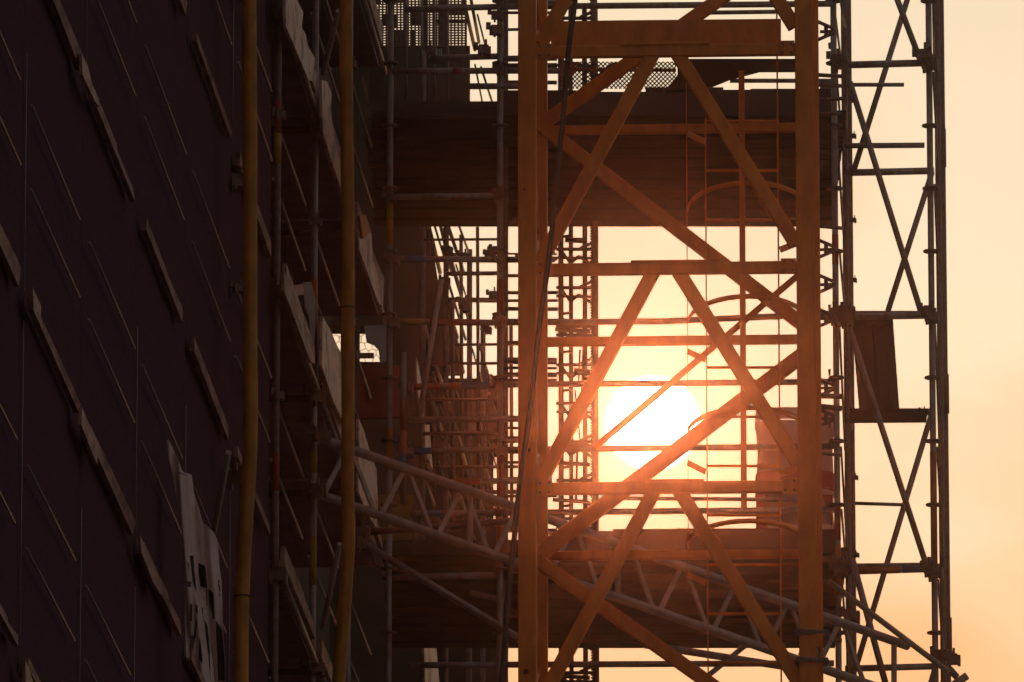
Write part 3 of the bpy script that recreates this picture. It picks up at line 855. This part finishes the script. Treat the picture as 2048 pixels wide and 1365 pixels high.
# side faces: diagonals seen edge on
for u in (0, MW):
    for i in range(4):
        pa, pb = ym[i], ym[i + 1]
        z0, zm, z1_ = zat(pa), (zat(pa) + zat(pb)) / 2, zat(pb)
        beam('side_brace', MP(u, LW / 2, z0 - .05), MP(u, MW - LW / 2, zm), 0.018, 0.06, M_mast, mast, up=Vector((0, 0, 1)))
        beam('side_brace', MP(u, MW - LW / 2, zm - .1), MP(u, LW / 2, z1_ + .05), 0.018, 0.06, M_mast, mast, up=Vector((0, 0, 1)))
# inner stiffening strut and ladder cage inside the mast
def mrail(nm, pts, w, h, Y, m=M_mast, c=.002):
    for a_, b_ in zip(pts[:-1], pts[1:]):
        beam(nm, P(a_[0], a_[1], Y), P(b_[0], b_[1], Y), w, h, m, mast, up=Vector((0, 1, 0)), c=c)
lad = []
YL = 69.35
for x, w in ((1413, 2.6), (1558, 3.2)):
    q = P(x, 682, YL)
    o = beam('ladder_stile', (q.x, q.y, P(x, 1420, YL).z), (q.x, q.y, P(x, -60 if x > 1500 else 236, YL).z), w / 292, 0.04, M_mast, mast, up=Vector((0, 1, 0)), c=.002)
y = 243
while y < 1420:
    tube('ladder_rung', P(1413, y, YL), P(1558, y, YL), 0.011, M_mast, mast, 8)
    y += 98.5
q = P(1375, 682, YL - .5)
beam('cage_strap', (q.x, q.y, P(1375, 1150, YL).z), (q.x, q.y, P(1375, 186, YL).z), 0.006, 0.03, M_mast, mast, up=Vector((0, 1, 0)), c=.001)
q = P(1486, 682, YL - .75)
beam('cage_strap', (q.x, q.y, P(1486, 1068, YL).z), (q.x, q.y, P(1486, 200, YL).z), 0.042, 0.006, M_mast, mast, up=Vector((0, 1, 0)), c=.001)
for yh in (412, 637, 858, 1082):
    # flat hoop bowed toward the camera round the ladder
    c0 = P(1486, yh + 8, YL)
    vs, fs = [], []
    n = 18
    rx = 0.42; ry = 0.72
    for i in range(n + 1):
        a_ = math.pi * (1 + i / n)
        x_ = c0.x + .03 + rx * math.cos(a_); y_ = c0.y + ry * math.sin(a_)
        zz = c0.z
        vs += [(x_, y_, zz - .018), (x_, y_, zz + .018), (x_ * 1 + (c0.x - x_) * .012, y_ + .006, zz - .018), (x_ + (c0.x - x_) * .012, y_ + .006, zz + .018)]
        if i:
            k0 = (i - 1) * 4; k1 = i * 4
            fs += [(k0, k1, k1 + 1, k0 + 1), (k0 + 2, k0 + 3, k1 + 3, k1 + 2), (k0 + 1, k1 + 1, k1 + 3, k0 + 3), (k0, k0 + 2, k1 + 2, k1)]
    mesh_obj('cage_hoop', vs, fs, M_mast, mast, c0, smooth=len(fs))
for (x0, y0, x1, y1) in ((1375, 703, 1411, 720), (1375, 926, 1411, 944), (1375, 1150, 1411, 1166), (1375, 268, 1411, 284), (1560, 948, 1598, 936), (1560, 500, 1598, 485)):
    beam('cage_bracket', P(x0, y0, YL - .3), P(x1, y1, YL - .2), 0.008, 0.045, M_mast, mast, up=Vector((0, 0, 1)))
mrail('long_strut', [(1190, 895), (1600, 548)], 0.042, 0.03, YM + 1.5)
# landing plates near the top
plate('landing_plate', [P(1102, 43, 69.2), P(1240, 41, 69.2), P(1562, 38, 69.2), P(1562, 104, 69.2), P(1102, 104, 69.2)], (0, 1, 0), .06, M_mast, mast)
plate('landing_plate', [P(1355, 118, 69.6), P(1602, 118, 69.6), P(1602, 139, 69.6), P(1520, 142, 69.6), P(1460, 158, 69.6), P(1410, 178, 69.6), P(1330, 182, 69.6), P(1355, 150, 69.6)], (0, 1, 0), .04, M_board, mast)
# diamond mesh floor seen through
a = Acc()
Ym = 69.9
p_ = 8.6
for i in range(-8, 32):
    for sg in (1, -1):
        x0 = 1120 + i * p_
        ya, yb_ = 124, 178
        xa, xb = (x0, x0 + (yb_ - ya) * sg)
        # clip to the mesh frame
        lo, hi = 1122, 1352
        t0_, t1_ = 0.0, 1.0
        for lim, s_ in ((lo, 1), (hi, -1)):
            da, db = s_ * (xa - lim), s_ * (xb - lim)
            if da < 0 and db < 0: t0_ = 2; break
            if da < 0: t0_ = max(t0_, da / (da - db))
            if db < 0: t1_ = min(t1_, da / (da - db))
        if t0_ >= t1_: continue
        A = (xa + (xb - xa) * t0_, ya + (yb_ - ya) * t0_); B = (xa + (xb - xa) * t1_, ya + (yb_ - ya) * t1_)
        a.add(tube_geo(P(A[0], A[1], Ym + .004 * sg), P(B[0], B[1], Ym + .004 * sg), 0.0045, 4)[:2])
o = a.obj('diamond_mesh', M_steeldk, mast); o['kind'] = 'stuff'
plate('mesh_bearer', [P(1122, 135, 70.0), P(1352, 137, 70.0), P(1352, 143, 70.0), P(1122, 142, 70.0)], (0, 1, 0), .02, M_mast, mast)
plate('mesh_bearer', [P(1225, 125, 70.1), P(1258, 125, 70.1), P(1205, 178, 70.1), P(1160, 178, 70.1)], (0, 1, 0), .02, M_board, mast)
plate('mesh_bearer', [P(1122, 124, 70.1), P(1160, 124, 70.1), P(1145, 150, 70.1), P(1122, 178, 70.1)], (0, 1, 0), .02, M_mast, mast)
# joint plates with bolt heads where cross beams meet the legs
for py in ym[1:-1]:
    z = zat(py)
    for u, sg in ((0, 1), (MW, -1)):
        c = MP(u + sg * (LW / 2 + .055), -.031, z)
        vs, fs = beam_geo(c - Vector((0, 0, .055)), c + Vector((0, 0, .055)), .105, .012, up=MD, c=.003)
        gp_ = mesh_obj('joint_plate', vs, fs, M_mast, mast)
        for dx in (-.03, .03):
            for dz in (-.032, .032):
                b_ = c + MN * dx + Vector((0, 0, dz)) - MD * .006
                v2, f2, _k = tube_geo(b_, b_ - MD * .009, .0085, 6)
                mesh_obj('bolt', v2, f2, M_steeldk, gp_)
# rust patches
for (x, y, w, h) in ((1620, 1214, 7, 12), (1052, 1345, 8, 8), (1616, 1222, 4, 10), (1048, 380, 3, 3), (1610, 420, 3, 4), (1058, 900, 3, 5)):
    pts = []
    for i in range(9):
        an = 2 * math.pi * i / 9
        rr = random.uniform(.5, 1)
        pts.append(P(x + w * rr * math.cos(an), y + h * rr * math.sin(an), YM - LW / 2 - .006))
    plate('rust_patch', pts, (0, -1, 0), .0015, M_mastrust, mast)
# rope lashed round the right leg
rp = thing('rope', 'grey blue rope lashed in two bundles round the right mast leg near its foot', 'rope', P(1620, 1300, YM - .1))
def rope_ring(y, n, spread):
    for i in range(n):
        yy = y + random.uniform(-spread, spread)
        c = MP(MW, 0, P(1612, yy, YM).z)
        hw_ = LW / 2 + .012 + random.uniform(0, .008)
        pts = []
        for (sx, sy) in ((-1, -1), (1.6, -1), (1.6, 1), (-1, 1)):
            pts.append(c + MN * (hw_ * sx) + MD * (hw_ * sy) + Vector((0, 0, random.uniform(-.02, .02))))
        for u_, v_ in zip(pts, pts[1:] + pts[:1]):
            tube('rope_turn', u_, v_, 0.011, M_rope, rp, 6)
rope_ring(1276, 4, 5); rope_ring(1330, 4, 5)
for (x0, y0, x1, y1) in ((1622, 1280, 1640, 1300), (1608, 1282, 1598, 1310), (1628, 1290, 1632, 1325), (1640, 1300, 1634, 1330)):
    tube('rope_end', P(x0, y0, YM - .1), P(x1, y1, YM - .1), .008, M_rope, rp, 6)

# ================================================================ POWER CABLE
def pipe_geo(pts, rad, n=10):
    vs, fs = [], []
    for i, p in enumerate(pts):
        d = (pts[min(i + 1, len(pts) - 1)] - pts[max(i - 1, 0)]).normalized()
        x, y = frame_of(d, Vector((0, 1, 0)))
        r = rad(i) if callable(rad) else rad
        vs += [p + x * (r * math.cos(2 * math.pi * k / n)) + y * (r * math.sin(2 * math.pi * k / n)) for k in range(n)]
        if i:
            b = (i - 1) * n
            fs += [(b + k, b + (k + 1) % n, b + n + (k + 1) % n, b + n + k) for k in range(n)]
    return vs, fs
def catmull(pts, step):
    out_ = []
    P_ = [pts[0]] + list(pts) + [pts[-1]]
    for i in range(1, len(P_) - 2):
        p0, p1, p2, p3 = P_[i - 1:i + 3]
        n = max(2, int((p2 - p1).length / step))
        for k in range(n):
            t = k / n
            out_.append(0.5 * ((2 * p1) + (p2 - p0) * t + (2 * p0 - 5 * p1 + 4 * p2 - p3) * t * t + (3 * p1 - p0 - 3 * p2 + p3) * t ** 3))
    out_.append(pts[-1])
    return out_
cb = [(1156, -60), (1148, 20), (1140, 75), (1133, 150), (1124, 260), (1112, 360), (1103, 470), (1092, 560), (1080, 640), (1069, 740), (1056, 850), (1040, 960), (1029, 1070), (1016, 1200), (1003, 1365), (996, 1440)]
pts = catmull([P(x, y, 67.6) for x, y in cb], .08)
vs, fs = pipe_geo(pts, 0.019, 10)
co = mesh_obj('power_cable', vs, fs, M_cable, smooth=len(fs))
co['label'] = 'thick black power cable hanging in front of the left leg of the yellow mast'; co['category'] = 'cable'
# cable on down to the ground
a = pts[-1]
tube('cable_tail', a, (a.x - .6, a.y + .3, 0), .019, M_cable, co)

# ================================================================ CORRUGATED PIPES
def hose(pp, Y, r, label):
    pp = [(pp[0][0], -120)] + pp
    pts = catmull([P(x, y, Y) for x, y in pp], 0.0075)
    vs, fs = pipe_geo(pts, lambda i: r * (1.0 if i % 2 else 0.90), 18)
    o = mesh_obj('corrugated_pipe', vs, fs, M_hose, smooth=len(fs))
    o['label'] = label; o['category'] = 'pipe'; o['group'] = 'yellow corrugated pipes'
    a = pts[-1]
    tube('pipe_tail', a, (a.x, a.y, 0), r, M_hose, o, 14)
    return o
h1 = hose([(498, -20), (499, 120), (500, 300), (500, 500), (500, 700), (501, 840), (497, 960), (488, 1100), (483, 1240), (482, 1400)], 64.4, 0.050, 'leftmost yellow corrugated pipe, bowing left towards its foot beside the banner')
h2 = hose([(692, -20), (692, 120), (694, 300), (696, 500), (696, 700), (696, 850), (695, 960), (697, 1080), (690, 1200), (680, 1320), (674, 1420)], 69.5, 0.049, 'yellow corrugated pipe to the right of the bare poles, crossed by the pale girder')
for h, py, Y, x in ((h1, 1193, 64.4, 484), (h2, 616, 69.5, 696)):
    c = P(x, py, Y)
    tube('pipe_tie', c - Vector((0, 0, .004)), c + Vector((0, 0, .004)), .054, M_wire, h, 16)

# ================================================================ BANNER
YB = 61.0
rows = [  # py, left px, right px
    (880, 333, 336), (895, 335, 345), (920, 338, 356), (945, 344, 365), (950, 345, 383), (985, 351, 387), (1020, 358, 399), (1045, 361, 405), (1056, 362, 418), (1066, 364, 428), (1080, 367, 434), (1110, 368, 437), (1130, 369, 438), (1160, 367, 442), (1200, 369, 444), (1240, 370, 445), (1280, 371, 447), (1318, 372, 450), (1345, 372, 450), (1400, 374, 451)]
def row_at(y):
    for (a_, b_) in zip(rows[:-1], rows[1:]):
        if a_[0] <= y <= b_[0]:
            f = (y - a_[0]) / (b_[0] - a_[0])
            return a_[1] + (b_[1] - a_[1]) * f, a_[2] + (b_[2] - a_[2]) * f
    return rows[-1][1:]
def fold(px, py):
    u = (px - 380) + (py - 1000) * -0.10
    return .045 * math.sin(u * .13 + .5 * math.sin(py * .013)) + .016 * math.sin(u * .37 + py * .011) + .02 * math.sin(py * .05 + u * .1) + (px - 380) * .0035
def BP(px, py, off=0): return P(px, py, YB + fold(px, py) - off)
bn = thing('banner', 'torn white printed banner hanging crumpled from the left scaffold at the bottom', 'banner', P(383, 950, YB))
NX, NY = 64, 150
vs, fs = [], []
for j in range(NY + 1):
    y = 880 + (1400 - 880) * j / NY
    xl, xr = row_at(y)
    for i in range(NX + 1):
        vs.append(BP(xl + (xr - xl) * i / NX, y))
for j in range(NY):
    for i in range(NX):
        # real gaps: the tear at the left and the opening below it
        y = 880 + 520 * (j + .5) / NY; xl, xr = row_at(y); x = xl + (xr - xl) * (i + .5) / NX
        if 1164 < y < 1176 and x < 382: continue
        if y > 1272 and 379 < x < 387 : continue
        if y > 1316 and x < 380: continue
        if y > 1312 and 387 <= x < 387 + (y - 1312) * .45: continue
        b = j * (NX + 1) + i
        fs.append((b, b + 1, b + NX + 2, b + NX + 1))
cl_ = mesh_obj('fabric', vs, fs, M_cloth, bn, smooth=len(fs))
sol = cl_.modifiers.new('thickness', 'SOLIDIFY'); sol.thickness = .002
def tri_fill(poly, off, nm, m, sc_=1.0):
    # polygon as fine horizontal strips so that it follows the folds
    ys = [p[1] for p in poly]
    y = min(ys); st = 3.0
    vs, fs = [], []
    def span(y):
        xs = []
        for (a_, b_) in zip(poly, poly[1:] + poly[:1]):
            if (a_[1] <= y < b_[1]) or (b_[1] <= y < a_[1]):
                xs.append(a_[0] + (b_[0] - a_[0]) * (y - a_[1]) / (b_[1] - a_[1]))
        return (min(xs), max(xs)) if len(xs) >= 2 else None
    prev = None
    n = 5
    while y < max(ys):
        s_ = span(y + .01)
        if s_:
            row = len(vs)
            for i in range(n + 1):
                vs.append(BP(s_[0] + (s_[1] - s_[0]) * i / n, y, off))
            if prev is not None:
                for i in range(n):
                    fs.append((prev + i, prev + i + 1, row + i + 1, row + i))
            prev = row
        y += st
    if fs:
        mesh_obj(nm, vs, fs, m, bn)
def Z(pp): return [(320 + u / 5.15, 1100 + v / 5.15) for u, v in pp]
for pp, m in (
    ([(305, 60), (345, 60), (375, 250), (410, 480), (395, 490), (340, 330), (318, 160)], M_print_shade),
    ([(380, 130), (465, 165), (478, 300), (487, 400), (418, 382), (395, 260)], M_print_shade),
    ([(495, 405), (550, 440), (562, 720), (546, 722), (520, 560)], M_print_shade),
    ([(365, 560), (440, 600), (452, 750), (372, 642)], M_print_shade),
    ([(310, 550), (330, 560), (332, 750), (308, 745)], M_printr),
    ([(405, 900), (425, 960), (442, 1100), (436, 1175), (400, 1120)], M_print_shade),
    ([(455, 720), (500, 800), (535, 1000), (560, 1200), (575, 1365), (520, 1365), (500, 1100), (470, 860)], M_print_shade),
    ([(575, 720), (640, 830), (665, 1100), (670, 1365), (600, 1365), (590, 1100), (580, 900)], M_print_shade),  # shade on the fabric, drawn in as a dark mark
    ([(372, 690), (385, 760), (365, 900), (348, 980), (345, 900), (362, 780)], M_print_shade),
    ([(450, 400), (515, 415), (520, 430), (452, 416)], M_printy), ([(450, 490), (515, 500), (518, 516), (452, 506)], M_printy),
    ([(470, 400), (482, 400), (490, 600), (478, 600)], M_printy), ([(500, 410), (510, 412), (518, 640), (510, 636)], M_printy), ([(450, 590), (516, 600), (518, 614), (452, 606)], M_printy),
    ([(568, 250), (580, 252), (586, 440), (574, 438)], M_printr),
    ([(600, 305), (616, 310), (618, 330), (608, 330), (610, 370), (620, 378), (622, 430), (606, 425), (607, 400), (612, 402), (611, 390), (600, 380)], M_printr),
    ([(604, 445), (616, 450), (620, 490), (610, 488)], M_printr),
    ([(280, 120), (292, 130), (308, 250), (300, 260)], M_printr),
):
    tri_fill(Z(pp), .006, 'print_and_shade_mark', m)

# ================================================================ DEBRIS CHUTE
YC = 83.0
ch = thing('debris_chute', 'reddish plastic debris chute of stacked tubs standing behind the right mast leg', 'debris chute', P(1590, 1062, YC))
def tub(nm, prof, m, par):
    vs, fs = [], []
    n = 40
    for i, (py, hw_) in enumerate(prof):
        c = P(1590, py, YC)
        r = hw_ / 238
        for k in range(n):
            a_ = 2 * math.pi * k / n
            # rounded square
            cx_, cy_ = math.cos(a_), math.sin(a_)
            q_ = (abs(cx_) ** 4 + abs(cy_) ** 4) ** -.25
            vs.append((c.x + r * cx_ * q_, c.y + r * cy_ * q_ * .8, c.z))
        if i:
            b = (i - 1) * n
            fs += [(b + k, b + (k + 1) % n, b + n + (k + 1) % n, b + n + k) for k in range(n)]
    o = mesh_obj(nm, vs, fs, m, par, smooth=len(fs))
    return o
tub('tub', [(830, 79), (854, 80)], M_chute, ch)
tub('tub', [(855, 78), (900, 74), (955, 76)], M_chute, ch)
tub('tub_collar', [(956, 79), (990, 79)], M_chuted, ch)
tub('tub', [(991, 77), (1030, 75), (1062, 78)], M_chute, ch)
plate('collar_gusset', [P(1512, 990, YC - .4), P(1530, 990, YC - .4), P(1526, 1020, YC - .4), P(1530, 1045, YC - .4), P(1540, 1062, YC - .4), P(1512, 1062, YC - .4)], (0, 1, 0), .02, M_chuted, ch)
plate('collar_gusset', [P(1645, 990, YC - .4), P(1664, 990, YC - .4), P(1664, 1062, YC - .4), P(1657, 1020, YC - .4)], (0, 1, 0), .02, M_chuted, ch)
for x in (1530, 1655):
    tube('leg', P(x, 1062, YC), (P(x, 1062, YC).x, YC, P(1500, 1075, YC).z - .4), .02, M_steeldk, ch)

# ================================================================ HAZE
vs, fs = box_geo((-60, -8, -1), (60, 130, 28.4))
hz = mesh_obj('haze', vs, fs, M_ground, origin=(0, 0, 0))
hz['kind'] = 'stuff'
hm = bpy.data.materials.new('haze_air')
hm.use_nodes = True
t = hm.node_tree
t.nodes.clear()
oo = t.nodes.new('ShaderNodeOutputMaterial')
pv = t.nodes.new('ShaderNodeVolumePrincipled')
pv.inputs['Color'].default_value = (1.0, 0.84, 0.76, 1)
pv.inputs['Density'].default_value = 0.00038
pv.inputs['Anisotropy'].default_value = 0.993
t.links.new(pv.outputs[0], oo.inputs['Volume'])
hz.data.materials.clear()
hz.data.materials.append(hm)
